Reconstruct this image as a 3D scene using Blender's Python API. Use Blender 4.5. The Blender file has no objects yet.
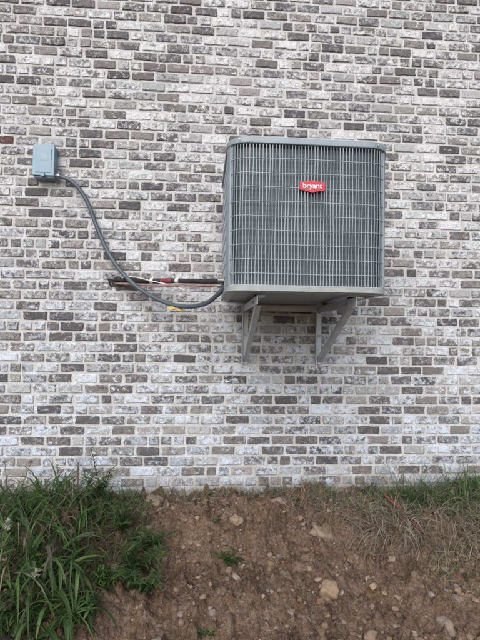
import bpy, math, random
from mathutils import Vector, Matrix, noise, Euler
R = random.Random(7)
scene = bpy.context.scene
V = Vector

# ---------------------------------------------------------------- helpers
def link(o, parent=None):
    scene.collection.objects.link(o)
    if parent: o.parent = parent
    return o
def empty(name):
    e = bpy.data.objects.new(name, None); e.empty_display_size = .1
    return link(e)
def mesh_obj(name, verts, faces, mat=None, parent=None, smooth=False, cols=None, cols2=None):
    me = bpy.data.meshes.new(name)
    me.from_pydata([tuple(v) for v in verts], [], faces)
    if cols:
        a = me.color_attributes.new('col', 'FLOAT_COLOR', 'POINT')
        flat = []
        for c in cols: flat += [c[0], c[1], c[2], 1.0]
        a.data.foreach_set('color', flat)
    if cols2:
        a = me.color_attributes.new('off', 'FLOAT_COLOR', 'POINT')
        flat = []
        for c in cols2: flat += [c[0], c[1], c[2], 1.0]
        a.data.foreach_set('color', flat)
    if smooth:
        me.polygons.foreach_set('use_smooth', [True]*len(me.polygons))
    if mat: me.materials.append(mat)
    me.update()
    return link(bpy.data.objects.new(name, me), parent)

class NT:
    def __init__(s, name):
        s.m = bpy.data.materials.new(name); s.m.use_nodes = True
        s.t = s.m.node_tree; s.n = s.t.nodes; s.l = s.t.links
        s.b = s.n['Principled BSDF']; s.out = s.n['Material Output']
    def node(s, typ, **kw):
        n = s.n.new(typ)
        for k, v in kw.items(): setattr(n, k, v)
        return n
    def set(s, inp, v):
        if isinstance(v, bpy.types.NodeSocket): s.l.new(v, inp)
        else: inp.default_value = v
    def noise(s, vec, scale, detail=4, rough=.55, dist=0):
        n = s.node('ShaderNodeTexNoise')
        n.inputs['Scale'].default_value = scale; n.inputs['Detail'].default_value = detail
        n.inputs['Roughness'].default_value = rough; n.inputs['Distortion'].default_value = dist
        if vec is not None: s.l.new(vec, n.inputs['Vector'])
        return n.outputs['Fac']
    def ramp(s, fac, a, b, ca=(0,0,0,1), cb=(1,1,1,1)):
        n = s.node('ShaderNodeValToRGB'); e = n.color_ramp.elements
        e[0].position = a; e[1].position = b; e[0].color = ca; e[1].color = cb
        s.l.new(fac, n.inputs[0]); return n.outputs[0]
    def mix(s, fac, a, b, mode='MIX'):
        n = s.node('ShaderNodeMix', data_type='RGBA', blend_type=mode)
        s.set(n.inputs[0], fac); s.set(n.inputs[6], a); s.set(n.inputs[7], b)
        return n.outputs[2]
    def math(s, op, a, b=0.0, clamp=False):
        n = s.node('ShaderNodeMath', operation=op); n.use_clamp = clamp
        s.set(n.inputs[0], a); s.set(n.inputs[1], b); return n.outputs[0]
    def bump(s, h, strength, dist):
        n = s.node('ShaderNodeBump'); n.inputs['Strength'].default_value = strength
        n.inputs['Distance'].default_value = dist
        s.l.new(h, n.inputs['Height']); s.l.new(n.outputs[0], s.b.inputs['Normal'])
    def obj(s): return s.node('ShaderNodeTexCoord').outputs['Object']
    def attr(s, name): return s.node('ShaderNodeAttribute', attribute_name=name).outputs['Color']
    def sep(s, v, i):
        n = s.node('ShaderNodeSeparateXYZ'); s.l.new(v, n.inputs[0]); return n.outputs[i]
    def maprange(s, v, a, b):
        n = s.node('ShaderNodeMapRange'); n.inputs[1].default_value = a; n.inputs[2].default_value = b
        s.l.new(v, n.inputs[0]); return n.outputs[0]

def c4(r, g=None, b=None):
    if g is None: g = b = r
    return (r, g, b, 1)

# ---------------------------------------------------------------- materials
def metal_paint(name, col, rough=.45, var=.12, scale=9, metallic=0.0, dirt=(.2,.17,.13), dirtamt=.25):
    t = NT(name); o = t.obj()
    n1 = t.noise(o, scale, 3, .6)
    base = t.mix(t.ramp(n1, .3, .7), c4(*[c*(1-var) for c in col]), c4(*[min(1,c*(1+var)) for c in col]))
    d = t.ramp(t.noise(o, scale*2.3, 5, .7), .52, .75)
    d = t.math('MULTIPLY', d, dirtamt)
    t.l.new(t.mix(d, base, c4(*dirt)), t.b.inputs['Base Color'])
    t.b.inputs['Metallic'].default_value = metallic
    t.l.new(t.math('ADD', t.math('MULTIPLY', n1, .25), rough-.1), t.b.inputs['Roughness'])
    return t.m

M_cab = metal_paint('cabinet_grey_paint', (.215,.255,.285))
M_pan = metal_paint('base_pan_paint', (.31,.325,.325), dirtamt=.4)
M_wire = metal_paint('guard_wire', (.27,.30,.33), .4, .1)
M_galv = metal_paint('galvanised_steel', (.46,.48,.50), .42, .15, 14, .35)
M_box = metal_paint('disconnect_box_paint', (.19,.28,.35), .4, .1)
M_cond = metal_paint('grey_conduit_pvc', (.06,.08,.10), .45, .15, 20, dirtamt=.35)
M_blackfoam = metal_paint('black_insulation', (.018,.016,.018), .8, .3, 25)
M_redtape = metal_paint('red_wrap', (.20,.03,.035), .5, .3, 30)
M_pink = metal_paint('copper_pink', (.36,.20,.18), .4, .2, 30, .4)
M_white = metal_paint('white_wrap', (.6,.58,.55), .6, .15, 30)
M_yellow = metal_paint('yellow_tag', (.50,.33,.03), .5, .2, 40)
M_red = metal_paint('badge_red', (.48,.010,.03), .35, .05, 10, dirtamt=.05)
M_badgew = metal_paint('badge_white', (.7,.7,.7), .4, .03, dirtamt=.0)
M_dark = metal_paint('dark_interior', (.015,.015,.016), .8, .2)
M_bolt = metal_paint('bolt_zinc', (.30,.29,.27), .4, .2, 60, .6)

# coil fins
t = NT('coil_fins'); o = t.obj()
w = t.node('ShaderNodeTexWave', wave_type='BANDS', bands_direction='Z'); w.inputs['Scale'].default_value = 12.6; w.inputs['Distortion'].default_value = .3
t.l.new(o, w.inputs['Vector'])
n1 = t.noise(o, 5, 4, .65)
base = t.mix(t.ramp(n1, .3, .7), c4(.035,.045,.055), c4(.08,.095,.11))
base = t.mix(t.math('MULTIPLY', w.outputs['Fac'], .3), base, c4(.12,.135,.15))
t.l.new(base, t.b.inputs['Base Color']); t.b.inputs['Roughness'].default_value = .55; t.b.inputs['Metallic'].default_value = .2
M_coil = t.m

# brick: per-brick clay colour, char mottling, lime smear with painted skylight tint running over brick and joint alike, soil splash at the foot
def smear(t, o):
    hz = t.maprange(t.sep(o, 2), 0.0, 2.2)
    wash_sky_col = t.mix(hz, c4(.64,.71,.82), c4(.73,.72,.725))  # bluish skylight on the lower wall is painted into the lime colour
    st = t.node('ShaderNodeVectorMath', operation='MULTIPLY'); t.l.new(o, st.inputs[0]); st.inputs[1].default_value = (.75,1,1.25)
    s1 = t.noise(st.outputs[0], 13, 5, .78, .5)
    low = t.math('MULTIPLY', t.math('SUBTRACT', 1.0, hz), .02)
    return wash_sky_col, t.math('ADD', s1, low)
def splash(t, o, c):
    h = t.math('SUBTRACT', 1.0, t.maprange(t.sep(o, 2), .02, .34))
    m = t.math('MULTIPLY', t.ramp(t.math('ADD', t.noise(o, 9, 4, .7), t.math('MULTIPLY', h, .35)), .58, .85), .55)
    return t.mix(m, c, c4(.25,.20,.165))
t = NT('tumbled_brick'); o = t.obj()
add = t.node('ShaderNodeVectorMath', operation='MULTIPLY_ADD')
t.l.new(t.attr('off'), add.inputs[0]); add.inputs[1].default_value = (9,9,9); t.l.new(o, add.inputs[2])
p = add.outputs[0]
col = t.attr('col')
sepo = t.node('ShaderNodeSeparateColor'); t.l.new(t.attr('off'), sepo.inputs[0])
b3 = t.noise(p, 32, 5, .8, .4); b4 = t.noise(p, 170, 3, .75)
wash_sky_col, s1 = smear(t, o)
c = col
ch = t.math('ADD', t.noise(p, 36, 5, .82, .6), t.math('MULTIPLY', t.math('SUBTRACT', sepo.outputs[1], .5), .22))
ch = t.ramp(ch, .49, .57)
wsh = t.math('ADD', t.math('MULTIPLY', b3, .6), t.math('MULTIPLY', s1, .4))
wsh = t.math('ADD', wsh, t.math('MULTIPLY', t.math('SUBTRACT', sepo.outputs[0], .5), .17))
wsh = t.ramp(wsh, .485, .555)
c = t.mix(t.math('MULTIPLY', wsh, .88), c, wash_sky_col)
ch = t.math('MULTIPLY', ch, t.math('SUBTRACT', 1.0, t.math('MULTIPLY', wsh, .45)))
c = t.mix(t.math('MULTIPLY', ch, .85), c, c4(.085,.08,.09))
c = t.mix(.75, c, t.mix(t.ramp(b4, .3, .7), c4(.42), c4(1.08)), 'MULTIPLY')
t.l.new(splash(t, o, c), t.b.inputs['Base Color']); t.b.inputs['Roughness'].default_value = .88
t.bump(t.noise(p, 45, 3, .75), .8, .009)
M_brick = t.m

t = NT('mortar'); o = t.obj()
n1 = t.noise(o, 6, 3, .7); n2 = t.noise(o, 90, 3, .7)
wash_sky_col, s1 = smear(t, o)
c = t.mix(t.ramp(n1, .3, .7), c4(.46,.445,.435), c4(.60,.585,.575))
c = t.mix(t.math('MULTIPLY', t.ramp(s1, .54, .64), .6), c, wash_sky_col)
c = t.mix(.6, c, t.mix(t.ramp(n2, .3, .7), c4(.6), c4(1.0)), 'MULTIPLY')
t.l.new(splash(t, o, c), t.b.inputs['Base Color']); t.b.inputs['Roughness'].default_value = .95
t.bump(n2, .8, .005)
M_mortar = t.m

# dirt
t = NT('dirt'); o = t.obj()
n1 = t.noise(o, 1.7, 4, .65, .3); n2 = t.noise(o, 12, 5, .72); n3 = t.noise(o, 70, 4, .75); n4 = t.noise(o, 5, 4, .6)
c = t.mix(t.ramp(n1, .35, .65), c4(.15,.088,.056), c4(.25,.158,.105))
c = t.mix(t.ramp(n2, .42, .68), c, c4(.31,.215,.155))
c = t.mix(t.math('MULTIPLY', t.ramp(n4, .52, .68), .7), c, c4(.09,.055,.037))
c = t.mix(.85, c, t.mix(t.ramp(n3, .34, .64), c4(.28), c4(1.05)), 'MULTIPLY')
t.l.new(c, t.b.inputs['Base Color']); t.b.inputs['Roughness'].default_value = .97
t.b.inputs['Specular IOR Level'].default_value = .15
t.bump(t.noise(o, 38, 4, .78), 1.0, .035)
M_dirt = t.m

def attr_mat(name, rough, spec=.3, transl=0, grain=40, bump=.3):
    t = NT(name); o = t.obj(); n = t.noise(o, grain, 2, .65)
    c = t.mix(.6, t.attr('col'), t.mix(t.ramp(n, .3, .7), c4(.55), c4(1.0)), 'MULTIPLY')
    t.l.new(c, t.b.inputs['Base Color']); t.b.inputs['Roughness'].default_value = rough
    t.b.inputs['Specular IOR Level'].default_value = spec
    if bump: t.bump(n, bump, .004)
    if transl:
        tr = t.node('ShaderNodeBsdfTranslucent'); t.l.new(c, tr.inputs[0])
        mx = t.node('ShaderNodeMixShader'); mx.inputs[0].default_value = transl
        t.l.new(t.b.outputs[0], mx.inputs[1]); t.l.new(tr.outputs[0], mx.inputs[2]); t.l.new(mx.outputs[0], t.out.inputs[0])
    return t.m
M_leaf = attr_mat('leaf', .5, .35, .3, 60, 0)
M_straw = attr_mat('straw', .8, .2, 0, 80, 0)
M_stone = attr_mat('stone', .9, .2, 0, 45, .8)

# ---------------------------------------------------------------- brick wall
wall = empty('brick_wall')
X0, X1, Z0, Z1 = -7.0, 8.0, -.47, 6.2
COURSE, MOD, J = .0685, .166, .0135
verts, faces, cols, offs = [], [], [], []
def brick_colour():
    r = R.random()
    if r < .26: b = (.40,.395,.40)
    elif r < .58: b = (.32,.295,.285)
    elif r < .86: b = (.225,.20,.195)
    elif r < .96: b = (.15,.13,.13)
    elif r < .997: b = (.095,.088,.092)
    else: b = (.10,.05,.045)
    k = R.uniform(.85, 1.15)
    return tuple(x*k for x in b)
def add_brick(xa, xb, za, zb):
    near = -2.3 < xa < 3.2 and za < 3.8
    col = brick_colour()
    dark = col[0] < .13
    o = (R.random()*(.6 if dark else 1), R.random(), R.random())
    yf = -.003 + R.uniform(-.0035, .0035)
    xa += R.uniform(-.003,.003); xb += R.uniform(-.003,.003); za += R.uniform(-.002,.002); zb += R.uniform(-.002,.002)
    nx, nz = (max(3,int((xb-xa)/.022)), 4) if near else (2, 2)
    base = len(verts)
    ty = R.uniform(-.003,.003); tilt = R.uniform(-.0015,.0015)
    for j in range(nz+1):
        for i in range(nx+1):
            u, v = i/nx, j/nz
            if near:
                if i == 1: u = .055
                elif i == nx-1: u = .945
                if j == 1: v = .10
                elif j == nz-1: v = .90
            x = xa+(xb-xa)*u; z = za+(zb-za)*v+tilt*(u-.5)*2
            edge = (i in (0, nx)) or (j in (0, nz)); corner = (i in (0, nx)) and (j in (0, nz))
            y = yf + ty*(u-.5)
            if near:
                if edge:
                    q = R.random()
                    ins = R.uniform(0,.0028) + (R.uniform(.001,.007) if q < .24 else 0)
                    if i == 0: x += ins
                    if i == nx: x -= ins
                    if j == 0: z += ins
                    if j == nz: z -= ins
                    y += .0025 + ins*.5 + (.002 if corner else 0)
                    if corner:
                        x += .002*(1 if i == 0 else -1); z += .002*(1 if j == 0 else -1)
                else:
                    y += R.uniform(-.0014,.0014)
            verts.append((x, y, z)); cols.append(col); offs.append(o)
    for j in range(nz):
        for i in range(nx):
            a = base+j*(nx+1)+i
            faces.append((a, a+1, a+nx+2, a+nx+1))
    ring = [base+i for i in range(nx+1)] + [base+j*(nx+1)+nx for j in range(1, nz+1)] + \
           [base+nz*(nx+1)+i for i in range(nx-1, -1, -1)] + [base+j*(nx+1) for j in range(nz-1, 0, -1)]
    sb = len(verts)
    for r in ring:
        x, y, z = verts[r]; verts.append((x, .03, z)); cols.append(col); offs.append(o)
    L = len(ring)
    for k in range(L):
        k2 = (k+1) % L
        faces.append((ring[k2], ring[k], sb+k, sb+k2))
row = 0; z = Z0
while z < Z1:
    x = X0 - (MOD/2 if row % 2 else 0) + R.uniform(-.010, .010)
    while x < X1:
        m = MOD + R.uniform(-.004,.004)
        if R.random() < .15:
            add_brick(x+J/2, x+m/2-J/2, z+J/2, z+COURSE-J/2); add_brick(x+m/2+J/2, x+m-J/2, z+J/2, z+COURSE-J/2)
        else:
            add_brick(x+J/2, x+m-J/2, z+J/2, z+COURSE-J/2)
        x += m
    z += COURSE; row += 1
mesh_obj('bricks', verts, faces, M_brick, wall, False, cols, offs)
vs, fs = [], []
def box(vs, fs, a, b):
    i = len(vs)
    for zz in (a[2], b[2]):
        for yy in (a[1], b[1]):
            for xx in (a[0], b[0]): vs.append((xx, yy, zz))
    for f in ((0,2,3,1),(4,5,7,6),(0,1,5,4),(2,6,7,3),(0,4,6,2),(1,3,7,5)): fs.append(tuple(i+k for k in f))
box(vs, fs, (X0, .0045, Z0-.1), (X1, .30, Z1))
mesh_obj('mortar_bed', vs, fs, M_mortar, wall)

# ---------------------------------------------------------------- ground
def lerp_table(tab, s):
    if s <= tab[0][0]: return tab[0][1]
    for (a, va), (b, vb) in zip(tab, tab[1:]):
        if s <= b:
            k = (s-a)/(b-a); k = k*k*(3-2*k)*.5 + k*.5
            return va+(vb-va)*k
    return tab[-1][1]
PROF = [(-1,.02),(0,.03),(.28,.07),(.45,.045),(.75,-.12),(1.1,-.30),(1.8,-.43),(3,-.46),(8,-.5),(300,-.6)]
def g(x, y, cx, cy, rx, ry): return math.exp(-((x-cx)/rx)**2-((y-cy)/ry)**2)
def H(x, y, fine=True):
    s = -y + .06*math.sin(x*2.1+.6) + .15*noise.noise(V((x*1.6, y*1.3, 4.2))) + .05*noise.noise(V((x*5, y*2, 1.2)))
    z = lerp_table(PROF, s)
    z += .13*g(x,y,-.72,-.75,.28,.38) - .07*g(x,y,-.22,-.62,.15,.28) + .05*g(x,y,.45,-.42,.5,.18) - .04*g(x,y,1.3,-.3,.4,.25)
    if fine and abs(x) < 4 and -3 < y < .5:
        p = V((x, y, 0))
        z += .040*noise.noise(p*5) + .026*noise.noise(p*12) 
        n = noise.noise(p*27+V((3,1,0))); z += .014*n - .012*abs(noise.noise(p*45))
        cl = noise.noise(p*17+V((9,2,5)));  z += .034*max(0, cl-.15)/.5*1.5
        cl = noise.noise(p*36+V((2,7,1)));  z += .018*max(0, cl-.12)/.5*1.5
        z += .006*noise.noise(p*80)
        if s > .45: z += .018*noise.noise(V((x*14, y*3.0, 7)))
    return z
def axis(lo, hi, step, outs_lo, outs_hi):
    n = int(round((hi-lo)/step))
    return outs_lo + [lo+(hi-lo)*i/n for i in range(n+1)] + outs_hi
xs = axis(-1.7, 2.4, .0085, [-300,-120,-50,-20,-9,-5,-3.5,-2.6,-2.0], [2.8,3.3,4.2,6,10,22,50,120,300])
ys = axis(-1.35, .03, .0085, [-300,-120,-50,-20,-9,-5,-3.5,-2.6,-2.2,-1.9,-1.6], [.35,2,8,30,120,300])
vs = [(x, y, H(x, y)) for y in ys for x in xs]; NX = len(xs)
fs = [(j*NX+i, j*NX+i+1, (j+1)*NX+i+1, (j+1)*NX+i) for j in range(len(ys)-1) for i in range(NX-1)]
mesh_obj('ground', vs, fs, M_dirt, None, True)

# ---------------------------------------------------------------- rocks
def rock_geo(vs, fs, cs, c, sx, sy, sz, col, seed, sub=8):
    rr = random.Random(seed); b = len(vs); n, m = sub, sub*2
    rot = Euler((rr.uniform(-.3,.3), rr.uniform(-.3,.3), rr.uniform(0,6))).to_matrix()
    off = V((rr.random()*50, rr.random()*50, 0))
    for j in range(n+1):
        th = math.pi*j/n
        for i in range(m):
            ph = 2*math.pi*i/m
            d = V((math.sin(th)*math.cos(ph), math.sin(th)*math.sin(ph), math.cos(th)))
            k = 1 + .45*noise.noise(d*1.3+off) + .16*noise.noise(d*3.5+off)
            dd = V((math.copysign(abs(d.x)**.75,d.x), math.copysign(abs(d.y)**.75,d.y), math.copysign(abs(d.z)**.75,d.z)))
            q = rot @ V((dd.x*sx*k, dd.y*sy*k, dd.z*sz*k))
            vs.append(tuple(V(c)+q)); cs.append(col)
    for j in range(n):
        for i in range(m):
            a = b+j*m+i; a2 = b+j*m+(i+1) % m
            fs.append((a, a+m, a2+m, a2))
def rock(x, y, sx, sy, sz, col, seed, name='rock'):
    vs, fs, cs = [], [], []
    rock_geo(vs, fs, cs, (x, y, H(x,y)+sz*.1), sx, sy, sz, col, seed, 12)
    mesh_obj(name, vs, fs, M_stone, None, True, cs)
rock(.65,-.82,.046,.042,.042,(.27,.18,.12),1)
rock(.70,-.52,.075,.045,.026,(.25,.185,.135),2)
rock(.20,-.50,.040,.03,.024,(.30,.22,.15),3)
rock(-.28,-.27,.055,.04,.03,(.22,.165,.125),4)
rock(1.15,-1.03,.045,.04,.04,(.24,.18,.14),5)
rock(.46,-.34,.05,.035,.02,(.24,.175,.13),6)
rock(1.05,-.33,.04,.03,.02,(.25,.19,.145),8)
rock(.80,-1.02,.03,.025,.018,(.24,.165,.115),9)
rock(.05,-.30,.028,.02,.016,(.26,.20,.15),11)
rock(1.02,-.72,.024,.02,.015,(.24,.18,.13),12)
vs, fs, cs = [], [], []
for i in range(4000):
    x = R.uniform(-1.0, 1.9); y = -R.uniform(.03,1.3)
    s = .0025+.016*R.random()**3.6
    k = R.uniform(.6,1.25)
    col = R.choice([(.20,.13,.085),(.24,.16,.11),(.27,.185,.13),(.15,.10,.065),(.25,.20,.165)])
    rock_geo(vs, fs, cs, (x, y, H(x,y)+s*.1), s*R.uniform(.8,1.5), s, s*R.uniform(.5,.9), tuple(q*k for q in col), i, 4)
mesh_obj('gravel', vs, fs, M_stone, None, False, cs)

# ---------------------------------------------------------------- plants
def blade(G, p, d, L, w, droop, col, tip=None, seg=6, fold=.25):
    vs, fs, cs = G
    p = V(p); d = V(d).normalized(); tip = tip or col
    side = d.cross(V((0,0,1)))
    if side.length < .05: side = V((R.uniform(-1,1), R.uniform(-1,1), 0))
    side.normalize(); side = (Matrix.Rotation(R.uniform(-.6,.6), 3, d) @ side)
    b = len(vs); st = L/seg
    for k in range(seg+1):
        u = k/seg
        ww = w*.5*(min(1, .55+u*2.0))*(1-u**2.2)+.0002
        nrm = side.cross(d).normalized()
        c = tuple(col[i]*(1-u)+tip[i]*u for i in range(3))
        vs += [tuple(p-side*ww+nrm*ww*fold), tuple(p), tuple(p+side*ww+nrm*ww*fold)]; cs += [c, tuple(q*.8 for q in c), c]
        if k:
            a = b+(k-1)*3
            fs += [(a,a+1,a+4,a+3), (a+1,a+2,a+5,a+4)]
        p = p+d*st
        d = (d+V((0,0,-droop*st*(1+u*2)))).normalized()
def leaf(G, p, d, L, w, col, up=V((0,0,1)), droop=1.0):
    vs, fs, cs = G; p = V(p); d = V(d).normalized()
    side = d.cross(up)
    if side.length < .05: side = V((1,0,0))
    side.normalize(); b = len(vs); seg = 4
    for k in range(seg+1):
        u = k/seg; ww = w*.5*math.sin(math.pi*min(1,u*.93+.05))**.8
        vs += [tuple(p-side*ww), tuple(p-V((0,0,ww*.25))), tuple(p+side*ww)]
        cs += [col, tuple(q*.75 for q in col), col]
        if k:
            a = b+(k-1)*3; fs += [(a,a+1,a+4,a+3), (a+1,a+2,a+5,a+4)]
        p = p+d*(L/seg); d = (d+V((0,0,-droop*.12))).normalized()
def greens(k=1.0):
    b = R.choice([(.055,.105,.027),(.075,.135,.034),(.04,.08,.024),(.11,.165,.05),(.06,.11,.033)])
    q = R.uniform(.7,1.3)*k
    return tuple(x*q for x in b)
def straw(): 
    return R.choice([(.28,.23,.16),(.22,.18,.13),(.17,.135,.10),(.34,.29,.21),(.12,.095,.075)])
def tube(G, pts, r, col, n=5):
    vs, fs, cs = G; b = len(vs)
    for k, p in enumerate(pts):
        p = V(p); d = (V(pts[min(k+1,len(pts)-1)])-V(pts[max(k-1,0)])).normalized()
        a = d.cross(V((0.3,1,.2))).normalized(); c = d.cross(a)
        rr = r if not isinstance(r, (list,tuple)) else r[k]
        for i in range(n):
            t_ = 2*math.pi*i/n; vs.append(tuple(p+a*rr*math.cos(t_)+c*rr*math.sin(t_))); cs.append(col)
    for k in range(len(pts)-1):
        for i in range(n):
            a = b+k*n+i; a2 = b+k*n+(i+1)%n; fs.append((a,a2,a2+n,a+n))
def rdir(up, spread=1.0, bias=(0,0)):
    a = R.uniform(0, 2*math.pi)
    return V((math.cos(a)*spread+bias[0], math.sin(a)*spread+bias[1], up))

# big strap-leaved clumps at left
for (cx, cy, rx, ry, n, Lm, wk) in ((-1.02,-.80,.20,.26,190,.36,1.2),(-.74,-.93,.22,.20,200,.32,1.5),(-.92,-.45,.28,.16,200,.32,.8),(-.98,-1.12,.28,.15,150,.36,1.4),(-.66,-.62,.13,.16,90,.24,.8)):
    G = ([],[],[])
    for i in range(n):
        a = R.uniform(0,6.283); q = R.random()**.5
        x = cx+rx*q*math.cos(a); y = cy+ry*q*math.sin(a)
        L = Lm*R.uniform(.5,1.2)
        c = greens() if R.random() > .09 else straw()
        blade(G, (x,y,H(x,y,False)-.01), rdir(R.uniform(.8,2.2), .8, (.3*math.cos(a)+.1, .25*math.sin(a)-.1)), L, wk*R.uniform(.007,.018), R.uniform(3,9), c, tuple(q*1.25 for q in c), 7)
    for i in range(int(n*1.4)):
        a = R.uniform(0,6.283); q = R.random()**.5
        x = cx+rx*1.1*q*math.cos(a); y = cy+ry*1.1*q*math.sin(a)
        c = greens(.8) if R.random() > .35 else straw()
        blade(G, (x,y,H(x,y,False)-.01), rdir(R.uniform(.5,2.5), .9), Lm*R.uniform(.3,.9), R.uniform(.002,.006), R.uniform(3,9), c, None, 5)
    mesh_obj('grass_clump', *G[:2], M_leaf, None, True, G[2])

def fine_grass(name, areas, mat=M_leaf):
    G = ([],[],[])
    for (xa, xb, ya, yb, n, La, Lb, ps, w) in areas:
        for i in range(n):
            x = R.uniform(xa,xb); y = R.uniform(ya,yb)
            if noise.noise(V((x*5, y*5, 3.3))) < R.uniform(-.6,.0): continue
            st = R.random() < ps
            c = straw() if st else greens(1.1)
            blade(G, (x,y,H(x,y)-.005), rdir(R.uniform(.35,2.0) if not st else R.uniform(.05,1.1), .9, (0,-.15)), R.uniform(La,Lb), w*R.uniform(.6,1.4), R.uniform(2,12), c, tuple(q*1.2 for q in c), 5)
    mesh_obj(name, *G[:2], mat, None, True, G[2])
fine_grass('wall_base_grass', [(-1.45,-.35,-.38,-.02,1200,.05,.26,.3,.004), (-.4,1.0,-.30,-.02,1500,.03,.13,.75,.0028),
    (-.65,-.30,-.75,-.35,420,.05,.16,.3,.004), (.3,1.1,-.2,-.02,500,.03,.11,.5,.003)])
fine_grass('dry_grass', [(.90,2.3,-.66,-.05,8000,.06,.26,.93,.0026), (.5,1.1,-.46,-.05,1600,.04,.17,.9,.0022), (1.1,2.3,-.95,-.5,1100,.04,.16,.85,.0025), (-.35,.3,-.40,-.1,500,.03,.12,.85,.002)], M_straw)
fine_grass('green_grass', [(1.10,2.2,-.40,-.04,2200,.07,.29,.1,.0033), (.8,1.2,-.2,-.03,300,.04,.14,.3,.003), (1.2,2.2,-.85,-.4,260,.04,.14,.1,.003)])
G = ([],[],[])
for i in range(70):
    x = R.uniform(1.15,2.0); y = R.uniform(-.3,-.05)
    blade(G, (x,y,H(x,y)), rdir(2.2,.8), R.uniform(.2,.45), .003, 2.5, greens(1.2), None, 8)
mesh_obj('tall_grass', *G[:2], M_leaf, None, True, G[2])

def leafy(name, x, y, stems, hgt, L, w, lean=(0,0), colk=1.1, spread=.5, tiers=12):
    G = ([],[],[])
    for s in range(stems):
        a = R.uniform(0,6.283)
        d = V((math.cos(a)*spread+lean[0], math.sin(a)*spread+lean[1], 1)).normalized()
        p = V((x+R.uniform(-.02,.02), y+R.uniform(-.02,.02), H(x,y)-.01)); pts = [p.copy()]
        h = hgt*R.uniform(.6,1.1)
        for k in range(tiers):
            p = p+d*(h/tiers); d = (d+V((lean[0]*.12,lean[1]*.12,-.03))+V((R.uniform(-.06,.06),R.uniform(-.06,.06),0))).normalized(); pts.append(p.copy())
            if k > 0:
                for q in range(3):
                    b = R.uniform(0,6.283); kk = 1-.5*abs(k/tiers-.45)
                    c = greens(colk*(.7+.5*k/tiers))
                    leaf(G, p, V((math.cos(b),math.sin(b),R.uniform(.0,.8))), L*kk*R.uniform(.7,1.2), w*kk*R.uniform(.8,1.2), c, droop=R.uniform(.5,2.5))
        tube(G, pts, .0016, (.08,.12,.04), 4)
    mesh_obj(name, *G[:2], M_leaf, None, True, G[2])
leafy('leafy_weed', -.27,-.82, 8,.25,.065,.009,(.05,-.25),1.1,.6)
leafy('leafy_weed', -.42,-.58, 7,.26,.06,.009,(.25,-.3))
leafy('leafy_weed', -.36,-.72, 8,.25,.06,.009,(.35,-.2))
leafy('leafy_weed', -.30,-.58, 6,.20,.06,.009,(.2,-.2))
leafy('leafy_weed', -.46,-.86, 6,.16,.06,.011,(.2,-.2))
leafy('leafy_weed', -.60,-.42, 6,.28,.055,.010,(.05,-.1))
leafy('leafy_weed', -.57,-.36, 2,.42,.04,.008,(.03,0), 1.0, .10, 18)
leafy('leafy_weed', -.80,-.30, 3,.22,.05,.010,(.03,0), 1.0, .3, 12)
leafy('leafy_weed', .14,-.68, 7,.10,.07,.006,(0,-.2),1.0,1.4,6)
leafy('leafy_weed', .04,-1.05, 4,.03,.04,.008,(0,-.1),1.1,1.2,4)
leafy('leafy_weed', .22,-.80, 3,.025,.03,.006,(0,-.1),1.0,1.2,4)
leafy('leafy_weed', .10,-.46, 3,.05,.04,.006,(0,-.1),1.0,1.2,4)
leafy('leafy_weed', -.55,-1.02, 8,.15,.07,.014,(.1,-.2))
leafy('leafy_weed', 1.35,-.28, 6,.18,.045,.008)
leafy('leafy_weed', 1.75,-.20, 6,.20,.045,.008)
leafy('leafy_weed', 1.60,-.9, 4,.08,.04,.010)

def flower(x, y, h, r, lean):
    G = ([],[],[]); z = H(x,y,False)
    pts = [V((x+lean[0]*h*(k/6)**1.5, y+lean[1]*h*(k/6)**1.5, z+h*k/6)) for k in range(7)]
    tube(G, pts, .0017, (.10,.16,.05), 5)
    top = pts[-1]
    for i in range(46):
        d = V((R.gauss(0,1),R.gauss(0,1),R.gauss(.5,.9))).normalized(); k = R.uniform(.8,1.1)
        leaf(G, top+d*r*.25, d, r*k, r*.34, (.50*k,.48*k,.38*k), droop=.3)
    mesh_obj('white_flower', *G[:2], M_leaf, None, True, G[2])
flower(-.90,-1.00,.40,.020,(.15,-.1)); flower(-.74,-1.06,.24,.018,(.2,-.2)); flower(-.80,-1.14,.30,.020,(-.1,-.2))
flower(-.98,-.60,.34,.014,(.3,-.2)); flower(-1.05,-.5,.32,.014,(0,-.2))

G = ([],[],[])
for i in range(1200):
    cx, cy = R.choice([(-.50,-.62),(-.56,-.75),(-.46,-.5),(-.52,-.9)])
    x = cx+R.gauss(0,.06); y = cy+R.gauss(0,.08)
    blade(G, (x,y,H(x,y)), rdir(R.uniform(-.1,.6),1,(.2,-.5)), R.uniform(.04,.13), .0022, R.uniform(6,14), R.choice([(.12,.085,.055),(.20,.15,.10),(.08,.06,.04)]), None, 5)
mesh_obj('root_mat', *G[:2], M_straw, None, True, G[2])
G = ([],[],[])
for i in range(1500):
    x = R.uniform(-.6,2.0); y = -R.random()**1.5*1.2-.04
    a = R.uniform(0,6.283)
    blade(G, (x,y,H(x,y)+.006), V((math.cos(a),math.sin(a),R.uniform(-.2,.15))), R.uniform(.015,.09), R.uniform(.0012,.003), 1.0, straw(), None, 3)
mesh_obj('straw_litter', *G[:2], M_straw, None, True, G[2])
G = ([],[],[])
for i in range(240):
    x = R.uniform(-.6,2.0); y = -R.uniform(.03,.5); a = R.uniform(0,6.283)
    leaf(G, (x,y,H(x,y)+.008), V((math.cos(a),math.sin(a),.1)), R.uniform(.02,.045), R.uniform(.01,.02), R.choice([(.22,.14,.08),(.30,.21,.13),(.14,.09,.06)]), droop=.6)
mesh_obj('dead_leaves', *G[:2], M_straw, None, True, G[2])
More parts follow.
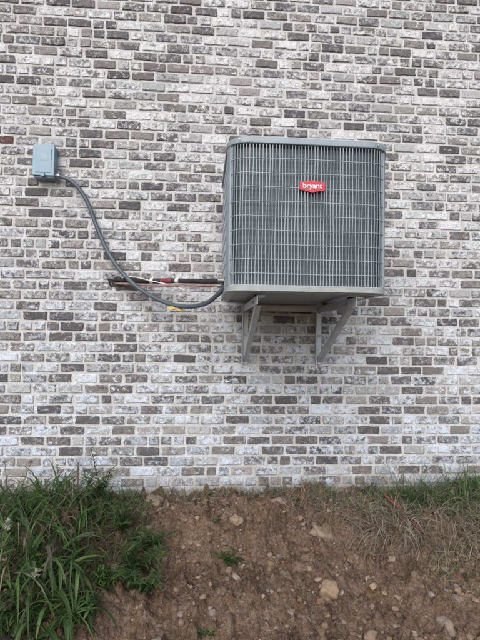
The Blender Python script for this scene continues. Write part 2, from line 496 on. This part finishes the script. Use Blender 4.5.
def stick(a, b, r, col):
    G = ([],[],[]); n = 12; pts = []
    for k in range(n+1):
        u = k/n; x = a[0]+(b[0]-a[0])*u; y = a[1]+(b[1]-a[1])*u
        pts.append(V((x+R.uniform(-.004,.004), y, a[2]+(b[2]-a[2])*u+R.uniform(-.004,.004))))
    tube(G, pts, [r*(1-.4*k/n)*R.uniform(.85,1.15) for k in range(n+1)], col, 7)
    mesh_obj('stick', *G[:2], M_stone, None, True, G[2])
stick((1.11,-.38,H(1.11,-.38)+.11), (1.25,-.64,H(1.25,-.64)+.07), .013, (.13,.05,.038))
stick((1.5,-.42,H(1.5,-.42)+.06), (1.24,-.52,H(1.24,-.52)+.05), .006, (.13,.09,.07))
stick((-.12,-.22,H(-.12,-.22)+.01), (.12,-.30,H(.12,-.30)+.02), .004, (.2,.16,.12))

# ---------------------------------------------------------------- condenser unit
ac = empty('air_conditioner_condenser')
CX, CY, W, RAD = .519, -.505, .822, .108
ZB, ZT = 1.313, 2.077
def rrect(half, r, n=10, cx=CX, cy=CY, side=10):
    pts = []
    for (sx, sy, a0) in ((1,-1,-90),(1,1,0),(-1,1,90),(-1,-1,180)):
        ox, oy = cx+sx*(half-r), cy+sy*(half-r)
        for k in range(n+1):
            a = math.radians(a0+90*k/n); pts.append((ox+r*math.cos(a), oy+r*math.sin(a)))
        nx_ = {(1,-1):(1,1),(1,1):(-1,1),(-1,1):(-1,-1),(-1,-1):(1,-1)}[(sx,sy)]
        a1 = math.radians(a0+90); na = V((cx+nx_[0]*(half-r)+r*math.cos(a1), cy+nx_[1]*(half-r)+r*math.sin(a1)))
        p0 = V(pts[-1])
        for k in range(1, side): q = p0+(na-p0)*(k/side); pts.append((q.x,q.y))
    return pts
def loft(name, loops, mat, parent, cap0=False, cap1=False, smooth=True):
    vs, fs = [], []; n = len(loops[0])
    for L in loops: vs += L
    for k in range(len(loops)-1):
        for i in range(n):
            j = (i+1)%n; fs.append((k*n+i, k*n+j, (k+1)*n+j, (k+1)*n+i))
    if cap0: fs.append(tuple(range(n-1,-1,-1)))
    if cap1: fs.append(tuple((len(loops)-1)*n+i for i in range(n)))
    o = mesh_obj(name, vs, fs, mat, parent, smooth)
    if smooth: o.data.set_sharp_from_angle(angle=math.radians(32))
    return o
h = W/2
def ring(half, z, r=None): 
    return [(x,y,z) for x,y in rrect(half, r if r else RAD-(h-half))]
loft('coil', [ring(h-.028, ZB+.03), ring(h-.028, ZT-.03)], M_coil, ac)
loft('base_pan', [ring(h-.10, ZB+.012), ring(h-.06, ZB+.012), ring(h-.045, ZB-.004), ring(h-.008, ZB), ring(h+.001, ZB+.004), ring(h+.002, ZB+.030), ring(h-.002, ZB+.034), ring(h-.03, ZB+.035)], M_pan, ac, True, False)
circ = lambda rad, z: [(CX+rad*math.cos(math.atan2(y-CY,x-CX)), CY+rad*math.sin(math.atan2(y-CY,x-CX)), z) for x,y in rrect(h,RAD)]
loft('lid', [ring(h-.03, ZT-.030), ring(h+.003, ZT-.030), ring(h+.006, ZT-.027), ring(h+.006, ZT-.005), ring(h+.002, ZT+.002), ring(h-.03, ZT+.010), circ(.315, ZT+.022), circ(.30, ZT+.018), circ(.295, ZT-.05)], M_cab, ac)
G = ([],[],[])
for k in range(9):
    rr = .03+.033*k
    tube(G, [(CX+rr*math.cos(a/24*6.28318), CY+rr*math.sin(a/24*6.28318), ZT+.024+.01*(1-k/9)) for a in range(25)], .002, (1,1,1), 4)
for k in range(12):
    a = k/12*6.283; tube(G, [(CX+.02*math.cos(a), CY+.02*math.sin(a), ZT+.033), (CX+.315*math.cos(a), CY+.315*math.sin(a), ZT+.024)], .0025, (1,1,1), 4)
mesh_obj('fan_guard', G[0], G[1], M_wire, ac, True)
vs, fs = [], []
for k in range(3):
    a0 = k*2.094; b = len(vs)
    for i in range(6):
        a = a0+i*.22
        for rad in (.05,.27): vs.append((CX+rad*math.cos(a), CY+rad*math.sin(a), ZT-.05+.012*i))
    for i in range(5): fs.append((b+2*i, b+2*i+1, b+2*i+3, b+2*i+2))
mesh_obj('fan_blades', vs, fs, M_dark, ac, True)
loft('fan_motor', [circ(.07, ZT-.12), circ(.07, ZT-.01), circ(.05, ZT)], M_dark, ac, True, True)
loft('fan_shroud_floor', [circ(.30, ZT-.14), circ(.30, ZT-.05)], M_dark, ac, True, False)

path = [V((x,y,0)) for x,y in rrect(h-.004, RAD-.004, 14, side=2)]
path.append(path[0]); cum = [0]
for a, b in zip(path, path[1:]): cum.append(cum[-1]+(b-a).length)
def at(s):
    s %= cum[-1]
    for k in range(len(path)-1):
        if s <= cum[k+1]:
            u = (s-cum[k])/(cum[k+1]-cum[k]); d = (path[k+1]-path[k]).normalized()
            return path[k].lerp(path[k+1], u), d
NW = 190
vs, fs = [], []
for i in range(NW):
    s = cum[-1]*(i+.5)/NW + R.uniform(-.0012,.0012); p, d = at(s); nrm = V((d.y,-d.x,0))
    b = len(vs); wv = .0019
    nseg = 8; ph = R.uniform(0,6)
    for k in range(nseg+1):
        z = ZB+.032+(ZT-ZB-.060)*k/nseg; o_ = d*(.0018*math.sin(ph+k*1.3)) if 0<k<nseg else V((0,0,0))
        for (u, v) in ((-1,-1),(1,-1),(1,1),(-1,1)):
            q = p+o_+d*wv*u+nrm*wv*v; vs.append((q.x,q.y,z))
    for k in range(nseg):
        for e in range(4): fs.append((b+k*4+e, b+k*4+(e+1)%4, b+k*4+4+(e+1)%4, b+k*4+4+e))
mesh_obj('guard_vertical_wires', vs, fs, M_wire, ac)
vs, fs = [], []
for k in range(9):
    z = ZB+.090+k*.0715; loop0 = rrect(h-.0005, RAD, 10); n = len(loop0); b = len(vs)
    loop1 = rrect(h-.006, RAD-.005, 10)
    for (lp, dz) in ((loop0,-.0014),(loop0,.0014),(loop1,.0014),(loop1,-.0014)): vs += [(x,y,z+dz+.0015*math.sin(x*9+k*2)) for x,y in lp]
    for e in range(4):
        for i in range(n): 
            j = (i+1)%n; f=(e+1)%4; fs.append((b+e*n+i, b+e*n+j, b+f*n+j, b+f*n+i))
mesh_obj('guard_horizontal_wires', vs, fs, M_wire, ac)
for ci,(sx, sy, a0) in enumerate(((1,-1,-90),(1,1,0),(-1,1,90),(-1,-1,180))):
    ox, oy = CX+sx*(h-RAD), CY+sy*(h-RAD); lo = []
    for k in range(11):
        lo_a, hi_a = ((50,95) if ci==0 else (-5,30) if ci==3 else (25,65))
        lo.append(math.radians(a0+lo_a+(hi_a-lo_a)*k/10))
    vs = []; fs = []
    for a in lo:
        for rad in (RAD+.0018, RAD-.02):
            for z in (ZB+.033, ZT-.029): vs.append((ox+rad*math.cos(a), oy+rad*math.sin(a), z))
    for k in range(10):
        b = k*4; fs += [(b,b+4,b+5,b+1),(b+2,b+3,b+7,b+6)]
    fs += [(0,1,3,2),(40,42,43,41)]
    mesh_obj('corner_post_%d'%(ci+1), vs, fs, M_cab, ac, True)
bx, bz, by = .526, 1.840, CY-h-.006
out = [(-.064,.024),(-.04,.024),(0,.030),(.04,.024),(.064,.024),(.064,-.018),(.04,-.020),(0,-.032),(-.04,-.020),(-.064,-.018)]
n = len(out); vs = [(bx+x, by, bz+z) for x,z in out]+[(bx+x*1.02, by+.005, bz+z*1.03) for x,z in out]
fs = [tuple(range(n-1,-1,-1))]+[(i,(i+1)%n,n+(i+1)%n,n+i) for i in range(n)]
o = mesh_obj('badge', vs, fs, M_red, ac)
tc = bpy.data.curves.new('badge_text','FONT'); tc.body = 'bryant'; tc.size = .038; tc.extrude = .0008; tc.offset = .0004
tc.align_x = 'CENTER'; tc.align_y = 'CENTER'; tc.materials.append(M_badgew)
to = link(bpy.data.objects.new('badge_text', tc), ac); to.location = (bx, by-.0012, bz+.002); to.rotation_euler = (math.pi/2,0,0)
vs, fs = [], []
for x in (.16,.86):
    box(vs, fs, (x-.004, CY-h-.009, ZT-.019), (x+.004, CY-h-.0055, ZT-.011))
mesh_obj('lid_screws', vs, fs, M_bolt, ac)
G = ([],[],[])
tube(G, [(.145,-.60,1.40),(.075,-.60,1.40)], .013, (1,1,1), 10); tube(G, [(.145,-.54,1.375),(.07,-.54,1.375)], .010, (1,1,1), 10)
mesh_obj('service_valves', G[0], G[1], M_bolt, ac, True)

# ---------------------------------------------------------------- brackets
def prism(vs, fs, p0, p1, wdir, hdir, w0, w1, h0, h1):
    p0, p1, a, b = V(p0), V(p1), V(wdir).normalized(), V(hdir).normalized(); i = len(vs)
    for p in (p0, p1):
        for (u, v) in ((w0,h0),(w1,h0),(w1,h1),(w0,h1)): vs.append(tuple(p+a*u+b*v))
    fs += [(i,i+3,i+2,i+1),(i+4,i+5,i+6,i+7)]
    for k in range(4): fs.append((i+k, i+(k+1)%4, i+4+(k+1)%4, i+4+k))
def bracket(x, flip):
    e = empty('wall_bracket'); X = (flip,0,0)
    def part(nm, items, mat=M_galv):
        vs, fs = [], []
        for it in items: prism(vs, fs, *it)
        o = mesh_obj(nm, vs, fs, mat, e); m = o.modifiers.new('b','BEVEL'); m.width=.0012; m.segments=2
        return o
    part('wall_upright', [((x,-.008,.905),(x,-.008,1.300), X,(0,-1,0), -.004,.040, 0,.005), ((x,-.013,.905),(x,-.013,1.300), X,(0,-1,0), -.004,.001, 0,.036)])
    part('arm', [((x,-.052,1.294),(x,-.86,1.294), X,(0,0,1), .0015,.044, 0,.005), ((x,-.052,1.2935),(x,-.86,1.2935), X,(0,0,-1), .0015,.0065, 0,.040)])
    up = V((0, .34, .72)).normalized()
    part('brace', [((x,-.030,.935),(x,-.76,1.277), X, up, .0075,.0125, -.016,.016), ((x,-.030,.935),(x,-.735,1.265), X, up, .013,.038, -.016,-.011)])
    G = ([],[],[])
    for z in (.95,1.10,1.26): tube(G, [(x+flip*.024,-.011,z),(x+flip*.024,-.023,z)], .008, (1,1,1), 6)
    for yy in (-.72,): tube(G, [(x+flip*.015,yy,1.270),(x-flip*.008,yy,1.270)], .007, (1,1,1), 6)
    mesh_obj('bolts', G[0], G[1], M_bolt, e)
    vs, fs = [], []
    for yy in (-.22,-.74): box(vs, fs, (min(x,x+flip*.044)+.001,yy-.025,1.2995), (max(x,x+flip*.044)-.001,yy+.025,1.3085))
    mesh_obj('rubber_pads', vs, fs, M_blackfoam, e)
bracket(.262, 1); bracket(.768, 1)
vs, fs = [], []
e = empty('bracket_cross_rail')
prism(vs, fs, (.315,-.075,1.298),(.764,-.075,1.298),(0,1,0),(0,0,-1),0,.005,0,.038)
prism(vs, fs, (.315,-.081,1.298),(.764,-.081,1.298),(0,-1,0),(0,0,-1),0,.03,0,.004)
mesh_obj('rail', vs, fs, M_galv, e)

# ---------------------------------------------------------------- disconnect box
e = empty('electrical_disconnect_box')
def bbox(nm, a, b, mat, bev=.004):
    vs, fs = [], []; box(vs, fs, a, b); o = mesh_obj(nm, vs, fs, mat, e)
    m = o.modifiers.new('b','BEVEL'); m.width = bev; m.segments = 3; return o
bxx, bzz = -1.052, 2.212
bbox('enclosure', (bxx-.064,-.082,bzz-.108), (bxx+.064,-.008,bzz+.105), M_box)
x0, x1 = bxx-.068, bxx+.068
prof = [(-.070,bzz+.114),(-.092,bzz+.106),(-.095,bzz-.098),(-.0845,bzz-.098),(-.0845,bzz+.093),(-.070,bzz+.109)]
vs = [(x0,y,z) for y,z in prof]+[(x1,y,z) for y,z in prof]
n=6; fs = [tuple(range(n)), tuple(range(2*n-1,n-1,-1))]+[(i,n+i,n+(i+1)%n,(i+1)%n) for i in range(n)]
o = mesh_obj('cover', vs, fs, M_box, e); m=o.modifiers.new('b','BEVEL'); m.width=.002; m.segments=2
bbox('cover_panel', (bxx-.050,-.0975,bzz-.078), (bxx+.050,-.0945,bzz+.078), M_box, .001)
bbox('label', (bxx-.024,-.0985,bzz-.0), (bxx+.026,-.0977,bzz+.045), metal_paint('label_print',(.22,.30,.36),.4,.15,60), .0002)
bbox('latch', (bxx-.012,-.108,bzz-.105), (bxx+.012,-.0955,bzz-.083), M_box, .001)
G = ([],[],[])
tube(G, [(bxx+.062,-.045,bzz-.083),(bxx+.092,-.045,bzz-.083)], .018, (1,1,1), 8)
mesh_obj('conduit_connector', G[0], G[1], M_bolt, e)

# ---------------------------------------------------------------- conduit & line set
def curve(nm, pts, r, mat, parent):
    cu = bpy.data.curves.new(nm,'CURVE'); cu.dimensions='3D'; cu.bevel_depth=r; cu.bevel_resolution=4; cu.resolution_u=10; cu.use_fill_caps=True
    sp = cu.splines.new('BEZIER'); sp.bezier_points.add(len(pts)-1)
    for b, p in zip(sp.bezier_points, pts): b.co = p; b.handle_left_type = b.handle_right_type = 'AUTO'
    cu.materials.append(mat); return link(bpy.data.objects.new(nm, cu), parent)
e = empty('electrical_conduit')
curve('flexible_conduit', [(-.965,-.045,2.129),(-.89,-.047,2.10),(-.80,-.045,2.00),(-.715,-.04,1.80),(-.625,-.06,1.615),(-.475,-.13,1.435),(-.32,-.2,1.33),(-.155,-.29,1.272),(.0,-.42,1.278),(.075,-.53,1.325),(.125,-.60,1.375)], .0135, M_cond, e)
e2 = empty('refrigerant_line_set')
curve('suction_line_insulation', [(-.60,.03,1.455),(-.575,-.035,1.455),(-.51,-.06,1.450),(-.40,-.10,1.442),(-.27,-.17,1.436)], .0175, M_blackfoam, e2)
curve('liquid_line', [(-.60,.02,1.433),(-.57,-.045,1.427),(-.45,-.11,1.417),(-.27,-.21,1.403),(-.1,-.36,1.393),(.13,-.54,1.375)], .0075, M_pink, e2)
curve('red_wrap', [(-.27,-.17,1.436),(-.23,-.20,1.435),(-.20,-.222,1.434)], .0182, M_redtape, e2)
curve('suction_line_lower', [(-.21,-.215,1.434),(-.06,-.33,1.422),(.05,-.47,1.408),(.13,-.60,1.40)], .0155, M_blackfoam, e2)
curve('white_band', [(-.175,-.242,1.433),(-.155,-.257,1.431)], .0175, M_white, e2)
curve('white_band_2', [(-.345,-.130,1.439),(-.325,-.140,1.438)], .0190, M_white, e2)
curve('control_wire', [(-.60,.0,1.44),(-.5,-.10,1.466),(-.3,-.2,1.425),(-.12,-.3,1.385),(.0,-.42,1.38),(.12,-.56,1.36)], .0035, M_white, e2)
vs, fs = [], []; n=20
hx, hzz = -.598, 1.446
for k in range(n):
    a=k/n*6.283; r=.040*(1+.2*R.uniform(-1,1)); vs.append((hx+r*math.cos(a),-.0105,hzz+r*math.sin(a)*.95))
vs2 = [(hx+(x-hx)*.8, -.001, hzz+(z-hzz)*.8) for x,y,z in vs]
vs += vs2; fs = [(k,(k+1)%n,n+(k+1)%n,n+k) for k in range(n)]+[tuple(range(2*n-1,n-1,-1))]
mesh_obj('wall_hole_dark', vs, fs, M_dark, e2)  # shallow cup on the bricks; the pipe hole's shade is its dark colour
G=([],[],[])
for (x,z,rot) in ((-.20,1.258,.2),(-.15,1.254,-.3)):
    leaf(G, (x-.02,-.29,z), V((1,0,rot*.3)), .045, .022, (1,1,1), up=V((0,-1,.2)), droop=.4)
mesh_obj('yellow_tag', G[0], G[1], M_yellow, e)

# ---------------------------------------------------------------- camera
cam = bpy.data.cameras.new('camera'); co = link(bpy.data.objects.new('camera', cam)); scene.camera = co
cam.sensor_fit = 'VERTICAL'; cam.sensor_height = 24; cam.lens = 471/640*24; cam.clip_end = 2000; cam.clip_start = .02
Mx = Matrix.Rotation(math.radians(-4.4),4,'Z') @ Matrix.Rotation(math.radians(90+1.8),4,'X') @ Matrix.Rotation(math.radians(.8),4,'Z')
co.matrix_world = Matrix.Translation((0,-3.2,1.1)) @ Mx

# ---------------------------------------------------------------- light
wd = bpy.data.worlds.new('World'); scene.world = wd; wd.use_nodes = True
sk = wd.node_tree.nodes.new('ShaderNodeTexSky'); sk.sky_type = 'NISHITA'; sk.sun_disc = False
EL, AZ = 35, 196
sk.sun_elevation = math.radians(EL); sk.sun_rotation = math.radians(AZ)
bg = wd.node_tree.nodes['Background']; bg.inputs[1].default_value = .15
wd.node_tree.links.new(sk.outputs[0], bg.inputs[0])
sl = bpy.data.lights.new('sun','SUN'); sl.energy = 3.9; sl.angle = math.radians(55); sl.color = (1,.985,.96)
so = link(bpy.data.objects.new('sun', sl))
d = V((math.sin(math.radians(AZ))*math.cos(math.radians(EL)), math.cos(math.radians(AZ))*math.cos(math.radians(EL)), math.sin(math.radians(EL))))
so.rotation_euler = d.to_track_quat('Z','Y').to_euler()
scene.view_settings.view_transform = 'Standard'; scene.view_settings.look = 'None'; scene.view_settings.exposure = 0
